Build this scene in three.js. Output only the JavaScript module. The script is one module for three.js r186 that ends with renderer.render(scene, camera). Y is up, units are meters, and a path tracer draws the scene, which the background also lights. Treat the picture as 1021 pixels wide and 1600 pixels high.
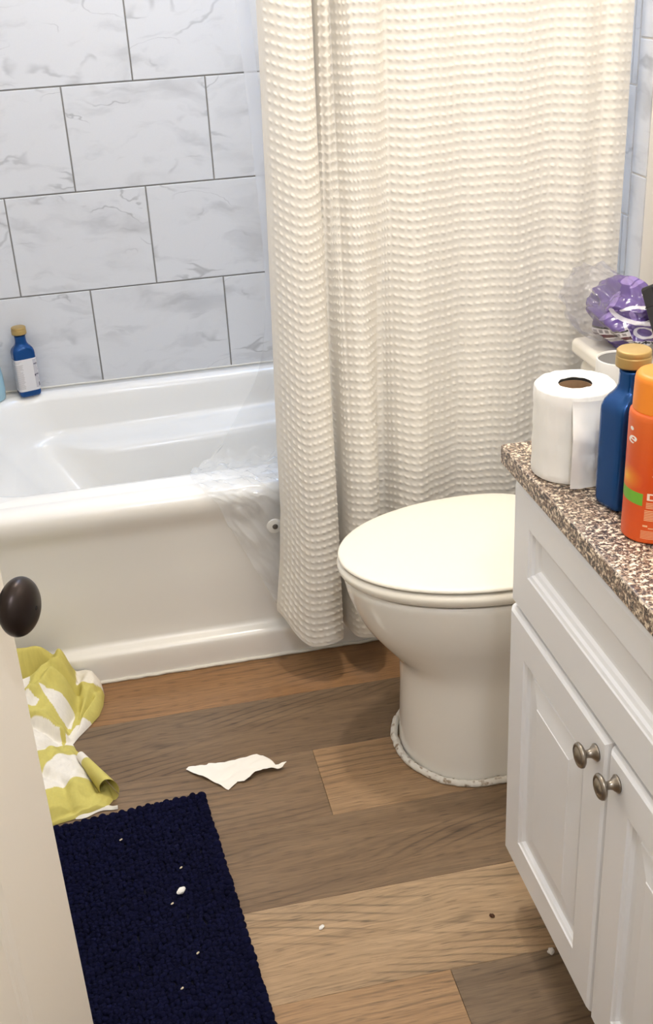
import * as THREE from 'three';
import { mergeGeometries, mergeVertices } from 'three/addons/utils/BufferGeometryUtils.js';
import { RoundedBoxGeometry } from 'three/addons/geometries/RoundedBoxGeometry.js';

// ------------------------------------------------------------------ camera, lights, exposure
const scene = new THREE.Scene();
scene.background = new THREE.Color(0x0a0a0a);
const renderer = new THREE.WebGLRenderer({ antialias: true });
renderer.toneMapping = THREE.LinearToneMapping;
renderer.toneMappingExposure = 0.432;
renderer.shadowMap.enabled = true;

const camera = new THREE.PerspectiveCamera(48.4, 1021 / 1600, 0.05, 30);
{
  const r = new THREE.Vector3(0.977375, -0.050655, 0.205358), u = new THREE.Vector3(0.136395, 0.893006, -0.428878);
  const back = new THREE.Vector3(-0.161661, 0.447184, 0.879711);
  camera.quaternion.setFromRotationMatrix(new THREE.Matrix4().makeBasis(r, u, back));
  camera.position.set(0, 1.5, 3.0526);
}
function pointLight(color, intensity, x, y, z, radius) {
  const l = new THREE.PointLight(color, intensity, 0, 2);
  l.position.set(x, y, z); l.castShadow = true; l.shadow.radius = radius; l.shadow.bias = -0.001;
  scene.add(l); return l;
}
const WARM = 0xfff6e9, COOL = 0x9cc6ff, HALL = 0xe9f0ff;
const CEILING_LAMP = [0.45, 2.615, 1.14], TUB_LAMP = [0.72, 2.715, 0.34], HALL_LAMP = [0.12, 2.615, 3.30];
const BULBS = [1.86, 2.04, 2.22].map((z) => [0.985, 2.0, z]);
pointLight(WARM, 13.2, ...CEILING_LAMP, 4);
for (const b of BULBS) pointLight(WARM, 0.5, ...b, 2);
pointLight(COOL, 7.0, TUB_LAMP[0], TUB_LAMP[1] - 0.015, TUB_LAMP[2], 3);
pointLight(HALL, 13, ...HALL_LAMP, 4);

// ------------------------------------------------------------------ helpers
const W = 1.08, L = -0.44, CEIL = 2.72, FRONT = 3.75;
let seed = 20240607;
const rnd = () => { seed = (seed * 1664525 + 1013904223) >>> 0; return seed / 4294967296; };
const rr = (a, b) => a + (b - a) * rnd();
const clamp = (x, a = 0, b = 1) => Math.min(b, Math.max(a, x));
const mix = (a, b, t) => a + (b - a) * t;
const smooth = (a, b, x) => { const t = clamp((x - a) / (b - a)); return t * t * (3 - 2 * t); };
const perm = new Uint8Array(512);
{ const p = [...Array(256).keys()]; for (let i = 255; i > 0; i--) { const j = Math.floor(rnd() * (i + 1)); [p[i], p[j]] = [p[j], p[i]]; } for (let i = 0; i < 512; i++) perm[i] = p[i & 255]; }
function noise(x, y) {                                    // value noise, about -1 to 1
  const xi = Math.floor(x), yi = Math.floor(y), fx = x - xi, fy = y - yi;
  const u = fx * fx * fx * (fx * (fx * 6 - 15) + 10), v = fy * fy * fy * (fy * (fy * 6 - 15) + 10);
  const X = xi & 255, Y = yi & 255, A = perm[X] + Y, B = perm[X + 1] + Y;
  const g = (h, a, b) => { switch (h & 7) { case 0: return a + b; case 1: return a - b; case 2: return -a + b; case 3: return -a - b; case 4: return a * 1.4; case 5: return -a * 1.4; case 6: return b * 1.4; default: return -b * 1.4; } };
  const n00 = g(perm[A], fx, fy), n10 = g(perm[B], fx - 1, fy), n01 = g(perm[A + 1], fx, fy - 1), n11 = g(perm[B + 1], fx - 1, fy - 1);
  return mix(mix(n00, n10, u), mix(n01, n11, u), v);
}
const fbm = (x, y, o = 4) => { let s = 0, a = 0.5; for (let i = 0; i < o; i++) { s += a * noise(x, y); x = x * 2.03 + 17.1; y = y * 2.03 + 9.7; a *= 0.5; } return s; };
function dataTexture(w, h, fn, srgb = true) {
  const d = new Uint8Array(w * h * 4);
  for (let j = 0; j < h; j++) for (let i = 0; i < w; i++) {
    const c = fn(i / w, j / h), k = (j * w + i) * 4;
    d[k] = clamp(c[0], 0, 255); d[k + 1] = clamp(c[1], 0, 255); d[k + 2] = clamp(c[2], 0, 255); d[k + 3] = 255;
  }
  const t = new THREE.DataTexture(d, w, h); t.wrapS = t.wrapT = THREE.RepeatWrapping;
  t.magFilter = THREE.LinearFilter; t.minFilter = THREE.LinearMipmapLinearFilter; t.generateMipmaps = true;
  if (srgb) t.colorSpace = THREE.SRGBColorSpace; t.needsUpdate = true; return t;
}
function canvasTexture(w, h, draw) {
  const c = document.createElement('canvas'); c.width = w; c.height = h;
  draw(c.getContext('2d'), w, h);
  const t = new THREE.CanvasTexture(c); t.colorSpace = THREE.SRGBColorSpace; return t;
}
const std = (color, roughness = 0.6, extra = {}) => new THREE.MeshStandardMaterial({ color, roughness, ...extra });
const phys = (color, roughness = 0.5, extra = {}) => new THREE.MeshPhysicalMaterial({ color, roughness, ...extra });
const counts = {};
const numbered = (n) => { const k = counts[n] = (counts[n] ?? -1) + 1; return k ? `${n}_${String(k).padStart(3, '0')}` : n; };
function part(name, geo, mat, parent) {
  const m = new THREE.Mesh(geo, mat); m.name = name; m.castShadow = m.receiveShadow = true; (parent || scene).add(m); return m;
}
function group(name, label, category, x = 0, y = 0, z = 0, grp) {
  const g = new THREE.Group(); g.name = numbered(name); g.position.set(x, y, z); scene.add(g);
  g.userData = { label, category }; if (grp) g.userData.group = grp; return g;
}
function thing(name, geo, mat, label, category, grp) {
  const m = part(numbered(name), geo, mat, scene); m.userData = { label, category }; if (grp) m.userData.group = grp; return m;
}
function struct(name, geo, mat, label) {
  const m = part(name, geo, mat, scene); m.userData = { kind: 'structure' }; if (label) m.userData.label = label; return m;
}
const box = (x0, x1, y0, y1, z0, z1) => new THREE.BoxGeometry(x1 - x0, y1 - y0, z1 - z0).translate((x0 + x1) / 2, (y0 + y1) / 2, (z0 + z1) / 2);
const rbox = (w, h, d, r, s = 3) => new RoundedBoxGeometry(w, h, d, s, r);
const merge = (list) => mergeGeometries(list.map((g) => { const q = g.index ? g.toNonIndexed() : g; return q; }));
const lathe = (pts, n = 40) => new THREE.LatheGeometry(pts.map(([r, y]) => new THREE.Vector2(Math.max(r, 1e-5), y)), n);
// a surface from a grid of points, (nu+1) by (nv+1)
function gridGeo(nu, nv, fn, uvFn, colFn) {
  const pos = new Float32Array((nu + 1) * (nv + 1) * 3), uv = new Float32Array((nu + 1) * (nv + 1) * 2), idx = [];
  const col = colFn ? new Float32Array((nu + 1) * (nv + 1) * 3) : null;
  for (let j = 0; j <= nv; j++) for (let i = 0; i <= nu; i++) {
    const k = j * (nu + 1) + i, p = fn(i / nu, j / nv, i, j);
    pos.set(p, k * 3); uv.set(uvFn ? uvFn(i / nu, j / nv, p) : [i / nu, j / nv], k * 2);
    if (col) col.set(colFn(i / nu, j / nv, p), k * 3);
    if (i < nu && j < nv) { const a = k, b = k + 1, c = k + nu + 1, d = c + 1; idx.push(a, b, d, a, d, c); }
  }
  const g = new THREE.BufferGeometry();
  g.setAttribute('position', new THREE.BufferAttribute(pos, 3)); g.setAttribute('uv', new THREE.BufferAttribute(uv, 2));
  if (col) g.setAttribute('color', new THREE.BufferAttribute(col, 3));
  g.setIndex(idx); g.computeVertexNormals(); return g;
}
function spline(points, closed = false) { return new THREE.CatmullRomCurve3(points.map((p) => new THREE.Vector3(...p)), closed, 'centripetal'); }
const interp = (table, x) => { if (x <= table[0][0]) return table[0][1]; for (let i = 1; i < table.length; i++) if (x <= table[i][0]) { const [a, b] = [table[i - 1], table[i]]; const t = (x - a[0]) / (b[0] - a[0]); return mix(a[1], b[1], t); } return table[table.length - 1][1]; };

// ------------------------------------------------------------------ textures and materials
const marbleTex = dataTexture(2048, 1024, (u, v) => {
  const x = u * 8, y = v * 4 + x * 0.05;
  const wx = fbm(x * 0.9, y * 0.9, 3) * 0.8, wy = fbm(x * 0.8 + 40, y * 1.6 + 7, 5) * 0.75;
  const cloud = fbm(x * 0.7 + wx * 0.5, y * 1.9 + wy, 5), wisp = fbm(x * 1.3 + 31, y * 4.6 + wy * 2.4, 5);
  const r1 = 1 - Math.abs(noise(x * 0.45 + wx, y * 1.7 + wy * 1.6)) * 12;
  const r2 = 1 - Math.abs(noise(x * 0.8 + wx * 0.9 + 60, y * 2.0 + wy * 1.8 + x * 0.35 + 11)) * 20;
  const m = smooth(0.06, 0.34, fbm(x * 0.9 + 80, y * 1.5 + 5, 3)), m2 = smooth(0.05, 0.3, fbm(x * 1.3 + 8, y * 1.9 + 55, 3));
  const g = 217 - smooth(0.0, 0.55, cloud) * 22 - smooth(0.1, 0.45, wisp) * 12 - smooth(0, 1, r2) * m * 34 - smooth(0, 1, r1) * m2 * 26 + noise(u * 500, v * 250) * 1.2;
  return [g, g + 0.5, g + 2];
});
marbleTex.wrapS = marbleTex.wrapT = THREE.ClampToEdgeWrapping;
const TEXW = 1.6, TEXH = 0.8;
const tileMat = phys(0xffffff, 0.32, { map: marbleTex });
const groutMat = std(0x8d8a86, 0.9);
const paintTex = dataTexture(256, 256, (u, v) => { const n = fbm(u * 40, v * 40, 3); return [128 + n * 90, 128 + n * 90, 128 + n * 90]; }, false);
const wallPaint = std(0xe6e1d8, 0.75, { bumpMap: paintTex, bumpScale: 0.0006 });
const ceilPaint = std(0xf1ede4, 0.9);

function woodTexture(s, cathedral) {
  return dataTexture(1024, 256, (u, v) => {
    const x = u * 1.22 + s * 3.7, y = v * 0.204 + s * 1.3;
    const warp = fbm(x * 1.8, y * 7, 3) * 0.030 + fbm(x * 6, y * 20, 2) * 0.003;
    const yy = y + warp;
    const bandN = fbm(x * 1.1 + 20, yy * 22, 4);
    const rings = Math.sin((yy + cathedral * 0.10 * Math.cos(x * 3.1 + s)) * 330) * 0.5 + 0.5;
    const ringMask = smooth(-0.12, 0.28, fbm(x * 2.4 + 5, y * 9 + 33, 3));
    const streak = fbm(x * 5, yy * 210, 3), fine = fbm(x * 22, yy * 700, 2);
    const pore = smooth(0.30, 0.62, noise(x * 26, yy * 520)) ;
    const blot = fbm(x * 2.3 + 70, y * 6 + 3, 3);
    let l = 1 + bandN * 0.16 + streak * 0.16 + fine * 0.18 + blot * 0.08 - Math.pow(rings, 7) * 0.22 * ringMask - pore * 0.16;
    const kx = (u - 0.31 - 0.13 * s) * 1.22, ky = (v - 0.5) * 0.204, kd = Math.hypot(kx / 0.022, ky / 0.008);   // a knot
    l -= 0.22 * Math.exp(-kd * kd) * (s % 2);
    const grey = smooth(-0.3, 0.35, blot + bandN * 0.5);
    return [176 * l, (153 + grey * 3) * l, (126 + grey * 6) * l];
  });
}
const woodTex = [0, 1, 2, 3].map((s) => { const t = woodTexture(s, s % 2 ? 1 : 0.35); t.wrapS = THREE.MirroredRepeatWrapping; return t; });
const plankMat = (k, color) => std(color, 0.52, { map: woodTex[k], bumpMap: woodTex[k], bumpScale: 0.0004 });
const porcelain = phys(0xf1ece1, 0.12, { clearcoat: 0.4, clearcoatRoughness: 0.08 });
const acrylic = phys(0xf0ede6, 0.27, { clearcoat: 0.3, clearcoatRoughness: 0.12 });
const seatPlastic = phys(0xf3eddf, 0.28);
const whitePaint = phys(0xf3f3f3, 0.38, { bumpMap: paintTex, bumpScale: 0.0001 });
const caulkMat = std(0xded9cd, 0.7);
const nickel = std(0x9b9286, 0.32, { metalness: 1 });
const bronze = std(0x2b2320, 0.32, { metalness: 0.75 });
const chrome = std(0xd8d8d8, 0.12, { metalness: 1 });
const lampGlass = (color, k) => new THREE.MeshStandardMaterial({ color: 0xffffff, emissive: color, emissiveIntensity: k, roughness: 0.4 });

// ------------------------------------------------------------------ floor, walls, ceiling
const floor = struct('floor', merge([box(L - 0.12, W + 0.12, -0.08, -0.006, 0, FRONT + 0.1), box(-1.7, L - 0.12, -0.08, -0.006, 2.2, FRONT + 0.1)]), std(0x2d2219, 0.9), 'floor of wood-look planks');
{
  const PW = 0.2038, Z0 = 0.9703;
  const tint = { warm: 0xcdae8c, grey: 0xa99e92, greyb: 0xb3a79a, tan: 0xdccab4, mid: 0xb0a496, light: 0xf2e6d4, gold: 0xe6d0b4, dark: 0xaba195 };
  const mats = {}; const mat = (k, t) => mats[k + t] ??= plankMat(k, tint[t]);
  const rows = { '-1': [[0.95], ['warm', 'grey']], 0: [[0.80], ['grey', 'tan']], 1: [[0.2869], ['greyb', 'tan']], 2: [[-0.30, 0.92], ['dark', 'mid', 'tan']], 3: [[0.72], ['light', 'grey']], 4: [[0.3946], ['gold', 'dark']] };
  const kinds = Object.keys(tint);
  for (let k = -4; k < 14; k++) {
    const z0 = Z0 + k * PW, z1 = z0 + PW, wide = z0 > 2.3;
    let [js, ts] = rows[k] || [[rr(-0.3, 0.9)], [kinds[Math.floor(rnd() * 8)], kinds[Math.floor(rnd() * 8)], kinds[Math.floor(rnd() * 8)], 'mid']];
    const xa = wide ? -1.7 : L, xb = W;
    js = [...js]; while (js[0] - 1.22 > xa) { js.unshift(js[0] - 1.22); ts = ['mid', ...ts]; } while (js[js.length - 1] + 1.22 < xb) { js.push(js[js.length - 1] + 1.22); ts = [...ts, 'greyb']; }
    const edges = [xa, ...js.filter((j) => j > xa && j < xb), xb];
    for (let i = 0; i < edges.length - 1; i++) {
      const g = 0.0002, a = edges[i] + g, b = edges[i + 1] - g, c = Math.max(z0, 0) + g, d = Math.min(z1, FRONT) - g;
      const sh = new THREE.Shape([[a, -d], [b, -d], [b, -c], [a, -c]].map((p) => new THREE.Vector2(...p)));
      const geo = new THREE.ExtrudeGeometry(sh, { depth: 0.004, bevelEnabled: true, bevelSize: 0.0005, bevelOffset: -0.0005, bevelThickness: 0.0006, bevelSegments: 1 }).rotateX(-Math.PI / 2).translate(0, -0.0046, 0);
      const P = geo.attributes.position, U = geo.attributes.uv, ox = rr(0, 1), flip = rnd() < 0.5 ? -1 : 1;
      for (let n = 0; n < P.count; n++) U.setXY(n, flip * P.getX(n) / 1.22 + ox, (P.getZ(n) - z0) / PW);
      part('plank', geo, mat((k + 8 + i * 3) % 4, ts[i] || 'mid'), floor);
    }
  }
}
function tileRect(wall, mapper, u0, u1, v0, v1) {       // one wall tile; mapper places local (u along, v up, w out)
  const g = 0.0018, sh = new THREE.Shape([[u0 + g, v0 + g], [u1 - g, v0 + g], [u1 - g, v1 - g], [u0 + g, v1 - g]].map((p) => new THREE.Vector2(...p)));
  const geo = new THREE.ExtrudeGeometry(sh, { depth: 0.006, bevelEnabled: true, bevelSize: 0.0016, bevelOffset: -0.0016, bevelThickness: 0.0014, bevelSegments: 2 }).translate(0, 0, -0.0074);
  const P = geo.attributes.position, U = geo.attributes.uv, N = geo.attributes.normal;
  const ox = rr(0.02, TEXW - 0.02 - (u1 - u0)), oy = rr(0.02, TEXH - 0.02 - (v1 - v0)), fl = rnd() < 0.5;
  for (let n = 0; n < P.count; n++) {
    const x = P.getX(n), y = P.getY(n), w = P.getZ(n);
    U.setXY(n, (ox + (fl ? u1 - x : x - u0)) / TEXW, (oy + (y - v0)) / TEXH);
    P.setXYZ(n, ...mapper(x, y, w));
  }
  geo.computeVertexNormals();
  return part('tile', geo, tileMat, wall);
}
const TH = 0.256, TWD = 0.358, TY0 = 0.4465;
function tileField(wall, mapper, ua, ub, offs) {
  for (let r = 0; r < 9; r++) {
    const v0 = TY0 + r * TH, v1 = Math.min(v0 + TH, CEIL); let s = offs[r % 2];
    while (s > ua) s -= TWD;
    for (; s < ub; s += TWD) { const a = Math.max(s, ua), b = Math.min(s + TWD, ub); if (b - a > 0.012) tileRect(wall, mapper, a, b, v0, v1); }
  }
}
const wallBack = struct('wall_back', box(L - 0.12, W + 0.12, 0, CEIL, -0.12, -0.0028), groutMat);
tileField(wallBack, (u, v, w) => [u, v, w], L + 0.002, W - 0.002, [-0.045, 0.133]);
const wallLeft = struct('wall_left', merge([box(L - 0.12, L - 0.0028, 0, CEIL, -0.0028, 0.82), box(L - 0.12, L, 0, CEIL, 0.82, 2.62), box(L - 0.12, L, 2.07, CEIL, 2.62, 3.34), box(L - 0.12, L, 0, CEIL, 3.34, FRONT + 0.1)]), wallPaint);
tileField(wallLeft, (u, v, w) => [L + w, v, u], 0.002, 0.818, [0.1, 0.28]);
const wallRight = struct('wall_right', merge([box(W + 0.0028, W + 0.12, 0, CEIL, -0.0028, 0.905), box(W, W + 0.12, 0, CEIL, 0.905, FRONT + 0.1)]), wallPaint);
tileField(wallRight, (u, v, w) => [W - w, v, -u], -0.832, -0.002, [-0.27, -0.45]);
for (let r = -1; r < 8; r++) tileRect(wallRight, (u, v, w) => [W - w, v, -u], -0.902, -0.834, Math.max(0.0, 0.535 + r * TH), 0.535 + (r + 1) * TH);
struct('wall_front', box(-1.8, W + 0.12, 0, CEIL, FRONT, FRONT + 0.1), wallPaint);
struct('wall_hall', merge([box(-1.8, -1.7, 0, CEIL, 2.2, FRONT + 0.1), box(-1.8, L - 0.12, 0, CEIL, 2.1, 2.2)]), wallPaint);
struct('ceiling', merge([box(L - 0.12, W + 0.12, CEIL, CEIL + 0.1, -0.12, FRONT + 0.1), box(-1.8, L - 0.12, CEIL, CEIL + 0.1, 2.1, FRONT + 0.1)]), ceilPaint);
struct('trim_1', merge([box(L, L + 0.012, 0, 2.13, 3.34, 3.40), box(L, L + 0.012, 2.07, 2.13, 2.62, 3.34), box(L - 0.12, L, 0, 2.07, 3.326, 3.34)]), whitePaint, 'white painted door casing');

// ------------------------------------------------------------------ bathtub
const tub = group('bathtub', 'white alcove bathtub with flat front apron', 'bathtub', 0, 0, 0);
{
  const ring = (x0, x1, z0, z1, rad, y, n = 26) => {      // rounded rectangle, same sample count on every ring
    const pts = []; const c = [[x1 - rad, z0 + rad, -90], [x1 - rad, z1 - rad, 0], [x0 + rad, z1 - rad, 90], [x0 + rad, z0 + rad, 180]];
    c.forEach(([cx, cz, a0], i) => {
      for (let k = 0; k <= 14; k++) { const a = (a0 + 90 * k / 14) * Math.PI / 180; pts.push([cx + rad * Math.cos(a), y, cz + rad * Math.sin(a)]); }
      const a = (a0 + 90) * Math.PI / 180, p = [cx + rad * Math.cos(a), cz + rad * Math.sin(a)], q = c[(i + 1) % 4], b = q[2] * Math.PI / 180, e = [q[0] + rad * Math.cos(b), q[1] + rad * Math.sin(b)];
      for (let k = 1; k < n; k++) pts.push([mix(p[0], e[0], k / n), y, mix(p[1], e[1], k / n)]);
    });
    pts.push(pts[0]); return pts;
  };
  // x0, x1, z0, z1, radius, y, ledge along the back
  const R = [[L + 0.002, W - 0.002, 0.001, 0.770, 0.004, 0.400, 0], [L + 0.002, W - 0.002, 0.001, 0.770, 0.004, 0.4462, 0], [-0.395, 1.012, 0.034, 0.712, 0.17, 0.4472, 0], [-0.383, 1.003, 0.044, 0.699, 0.165, 0.4455, 0], [-0.374, 0.995, 0.052, 0.690, 0.16, 0.438, 0], [-0.367, 0.99, 0.058, 0.684, 0.16, 0.425, 0],
    [-0.345, 0.975, 0.066, 0.672, 0.155, 0.385, 0], [-0.322, 0.965, 0.071, 0.662, 0.15, 0.350, 0.0], [-0.310, 0.96, 0.073, 0.659, 0.15, 0.336, 0.006], [-0.304, 0.958, 0.074, 0.657, 0.15, 0.329, 0.020], [-0.300, 0.957, 0.075, 0.656, 0.15, 0.325, 0.040], [-0.297, 0.956, 0.075, 0.655, 0.15, 0.3225, 0.060], [-0.293, 0.955, 0.076, 0.654, 0.15, 0.318, 0.076], [-0.286, 0.954, 0.076, 0.653, 0.15, 0.309, 0.086], [-0.275, 0.952, 0.077, 0.651, 0.15, 0.295, 0.091], [-0.235, 0.94, 0.082, 0.642, 0.15, 0.24, 0.097],
    [-0.19, 0.93, 0.09, 0.630, 0.15, 0.17, 0.10], [-0.15, 0.92, 0.10, 0.618, 0.15, 0.115, 0.10], [-0.12, 0.905, 0.115, 0.60, 0.14, 0.085, 0.095], [-0.08, 0.88, 0.14, 0.575, 0.12, 0.070, 0.075], [0.0, 0.8, 0.26, 0.48, 0.1, 0.064, 0]];
  const rings = R.map((r) => { const p = ring(...r.slice(0, 6)); return p.map(([x, y, z]) => { const f = smooth(-0.27, -0.06, x) * smooth(0.42, 0.20, z), up = (y > 0.2 && y < 0.38) ? 0.030 * smooth(-0.1, 0.9, x) * smooth(0.42, 0.2, z) * smooth(0.38, 0.34, y) : 0; return [x, y + up, z + r[6] * f]; }); });
  rings.push(rings[rings.length - 1].map(() => [0.4, 0.064, 0.37]));
  const n = rings[0].length - 1;
  const geo = gridGeo(n, rings.length - 1, (u, v, i, j) => rings[j][i]);
  part('basin', geo, acrylic, tub);
  const prof = [[0.752, 0.4465], [0.768, 0.4468], [0.782, 0.4445], [0.793, 0.438], [0.800, 0.428], [0.803, 0.414], [0.8015, 0.400], [0.796, 0.385], [0.790, 0.372], [0.785, 0.358], [0.782, 0.34], [0.780, 0.24], [0.778, 0.100], [0.779, 0.087], [0.783, 0.0805], [0.790, 0.0775], [0.798, 0.0745], [0.8045, 0.069], [0.807, 0.059], [0.807, 0.0]];
  const cr = new THREE.CatmullRomCurve3(prof.map(([z, y]) => new THREE.Vector3(0, y, z)), false, 'centripetal');
  part('apron', gridGeo(2, 110, (u, v) => { const p = cr.getPoint(v); return [mix(L + 0.002, W - 0.002, u), Math.max(p.y, 0), p.z]; }), acrylic, tub);
  part('drain', lathe([[0.0, 0.004], [0.026, 0.004], [0.03, 0.001], [0.03, 0]]).translate(0.80, 0.0645, 0.37), chrome, tub);
  part('overflow_plate', lathe([[0.0, 0.008], [0.03, 0.007], [0.036, 0.002], [0.036, 0]]).rotateZ(Math.PI / 2 - 0.15).translate(0.951, 0.31, 0.37), chrome, tub);
}
// ragged sealant bead along the foot of the tub
{
  const pts = []; for (let i = 0; i <= 180; i++) { const x = mix(L + 0.01, W - 0.01, i / 180); pts.push([x, 0.0035 + noise(x * 50, 3) * 0.0012, 0.809 + noise(x * 22, 8) * 0.0025]); }
  struct('trim_2', new THREE.TubeGeometry(spline(pts), 400, 0.0046, 6), caulkMat, 'ragged white sealant along the foot of the bathtub');
  const p2 = []; for (let i = 0; i <= 60; i++) { const x = mix(L + 0.004, W - 0.004, i / 60); p2.push([x, 0.4472 + noise(x * 20, 1) * 0.0005, 0.0012]); }
  struct('trim_3', new THREE.TubeGeometry(spline(p2), 160, 0.0032, 6), caulkMat, 'sealant between tile wall and bathtub rim');
}

// ------------------------------------------------------------------ shower curtain, rod, liner
{
  const rod = group('curtain_rod', 'chrome shower curtain rod above the bathtub', 'rod', L, 1.98, 0.88);
  part('tube', new THREE.CylinderGeometry(0.0125, 0.0125, W - L - 0.004, 20).rotateZ(Math.PI / 2).translate((W - L) / 2, 0, 0), chrome, rod);
  for (const x of [0.006, W - L - 0.006]) part('flange', new THREE.CylinderGeometry(0.03, 0.03, 0.01, 24).rotateZ(Math.PI / 2).translate(x, 0, 0), chrome, rod);

  const top = [[.335, .862], [.342, .900], [.372, .922], [.410, .920], [.424, .893], [.427, .838], [.431, .826], [.434, .856], [.441, .890], [.451, .897], [.459, .880], [.461, .832], [.465, .822], [.469, .860], [.480, .896], [.512, .908], [.542, .905], [.551, .866], [.560, .850], [.63, .878], [.72, .868], [.80, .872], [.88, .860], [.95, .864], [1.0, .850], [1.02, .866], [1.052, .850]].map(([x, z]) => [x, z + 0.012]);
  const bot = [[.272, .838], [.282, .868], [.312, .910], [.352, .934], [.390, .938], [.412, .918], [.419, .868], [.421, .834], [.427, .832], [.434, .876], [.452, .920], [.480, .934], [.504, .918], [.516, .876], [.520, .838], [.536, .842], [.562, .890], [.60, .908], [.64, .884], [.70, .858], [.76, .876], [.82, .870], [.88, .852], [.94, .866], [.98, .850], [1.01, .858], [1.048, .850]].map(([x, z]) => [x, z + 0.012]);
  const cT = spline(top.map(([x, z]) => [x, 0, z])), cB = spline(bot.map(([x, z]) => [x, 0, z]));
  cT.arcLengthDivisions = cB.arcLengthDivisions = 800;
  const SU = 800, tT = [], tB = []; for (let i = 0; i <= SU; i++) { tT.push(cT.getPointAt(i / SU)); tB.push(cB.getPointAt(i / SU)); }
  const len = (cT.getLength() + cB.getLength()) / 2, yTop = 1.955, yBot = 0.098;
  const P = 0.0158, nc = Math.round(len / P), nr = Math.round((yTop - yBot) / 0.0170), S = 7;
  const at = (u, y) => {
    const k = clamp(u) * SU, i = Math.min(SU - 1, Math.floor(k)), f = k - i;
    const w = smooth(0.0, 1.0, (y - yBot) / (yTop - yBot));
    const x = mix(mix(tB[i].x, tB[i + 1].x, f), mix(tT[i].x, tT[i + 1].x, f), w), z = mix(mix(tB[i].z, tB[i + 1].z, f), mix(tT[i].z, tT[i + 1].z, f), w);
    const low = 1 - smooth(0.1, 1.2, y);
    const fix = interp([[0.1, 0.003], [0.16, 0.006], [0.28, 0.020], [0.4, 0.027], [0.75, 0.021], [1.08, 0.014], [1.4, 0.004], [1.6, 0]], y) * (1 - smooth(0.02, 0.16, u));
    return [x + fix + noise(u * 5, y * 1.6) * 0.002, z + noise(u * 5 + 5, y * 1.3 + 3) * 0.006 * (0.3 + low)];
  };
  const fringe = 0.35;
  const geo = gridGeo(nc * S, nr * S, (u, v, i, j) => {
    // hem sags to the right of each lobe; the rows bow a little with the folds
    const sag = 0.05 * (1 - smooth(0, 0.12, u)) + 0.012 * noise(u * 16, 2), yl = mix(yTop, yBot + sag, v) + (1 - v) * 0;
    const y = yl + noise(u * 6 + 2, v * 3) * 0.004 * v;
    const a = at(u - 0.0008, y), b = at(u + 0.0008, y), c = at(u, y);
    let nx = -(b[1] - a[1]), nz = b[0] - a[0]; const l = Math.hypot(nx, nz) || 1; nx /= l; nz /= l;
    const du = (i % S) / S - 0.5, dv = (j % S) / S - 0.5;
    const edge = (u < 0.006 || v > 0.996) ? 0 : 1;
    const h = edge * smooth(0.12, 0.5, nz) * (0.0031 * Math.exp(-(du * du / 0.075 + dv * dv / 0.017)) - 0.0005 * Math.exp(-((0.5 - Math.abs(dv)) ** 2) / 0.01));
    return [c[0] + nx * h, y, c[1] + nz * h];
  }, (u, v) => [u * len, v * 1.86]);
  const weave = dataTexture(256, 256, (u, v) => { const n = 128 + 50 * Math.sin(u * Math.PI * 64) * Math.sin(v * Math.PI * 64) + noise(u * 90, v * 90) * 30; return [n, n, n]; }, false);
  weave.repeat.set(8, 8);
  const cloth = phys(0xefe9de, 0.95, { bumpMap: weave, bumpScale: 0.0005, transmission: 0.12, side: THREE.DoubleSide });
  thing('shower_curtain', geo, cloth, 'cream waffle-weave fabric shower curtain hanging in folds', 'curtain');

  // clear liner: hangs inside, its free corner drapes over the tub rim and down the apron
  const lp = [[.283, 1.95, .800], [.296, 1.5, .800], [.311, 1.15, .798], [.314, .85, .795], [.288, .70, .785], [.250, .60, .735], [.213, .515, .690], [.168, .466, .688], [.128, .4555, .715], [.126, .4545, .755], [.142, .448, .803], [.168, .424, .811], [.188, .37, .812], [.218, .30, .814], [.252, .22, .816], [.285, .145, .822]];
  const rp = [[.66, 1.95, .800], [.66, 1.5, .800], [.66, 1.15, .798], [.655, .85, .795], [.65, .70, .80], [.645, .60, .785], [.64, .53, .77], [.635, .475, .752], [.63, .4565, .765], [.625, .4555, .782], [.62, .450, .806], [.615, .424, .816], [.61, .37, .818], [.60, .30, .820], [.59, .22, .824], [.58, .145, .828]];
  const cl = spline(lp), crr = spline(rp);
  const lg = gridGeo(70, 240, (u, v) => {
    const a = cl.getPoint(v), b = crr.getPoint(v), w = u;
    const fold = Math.sin(u * 26 + noise(v * 5, 1) * 3) * 0.010 * smooth(0, 0.25, u) * (v < 0.5 ? 1 : 0.35);
    const cr2 = (noise(u * 16 + v * 6, v * 26) * 0.005 + Math.abs(noise(u * 24 - v * 12, v * 16 + 4)) * 0.026) * smooth(0.25, 0.5, v);
    const x = mix(a.x, b.x, w), y = mix(a.y, b.y, w), z = mix(a.z, b.z, w);
    const onApron = smooth(0.66, 0.72, v);
    return [x, y + cr2 * (1 - onApron) * 0.8, z + (v < 0.45 ? -Math.abs(fold) * 0.6 : fold * 0.2 * (1 - onApron)) + cr2 * onApron * 0.9];
  });
  const MX = 0.289, MY2 = 0.358;
  const liner = group('shower_liner', 'clear plastic shower liner draped over the bathtub rim', 'liner');
  const film = phys(0xfafbfc, 0.1, { transmission: 0.82, thickness: 0, ior: 1.5, side: THREE.DoubleSide, specularIntensity: 0.8 });
  part('sheet', lg, film, liner);
  part('side_hem', gridGeo(6, 160, (u, v) => { const t = v * 0.235, a = cl.getPoint(t), b = crr.getPoint(t); return [mix(a.x, b.x, u * 0.07) - 0.001, mix(a.y, b.y, u * 0.07), mix(a.z, b.z, u * 0.07) + 0.0015]; }), phys(0xf4f8ff, 0.35, { transmission: 0.5, side: THREE.DoubleSide }), liner);
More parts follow.
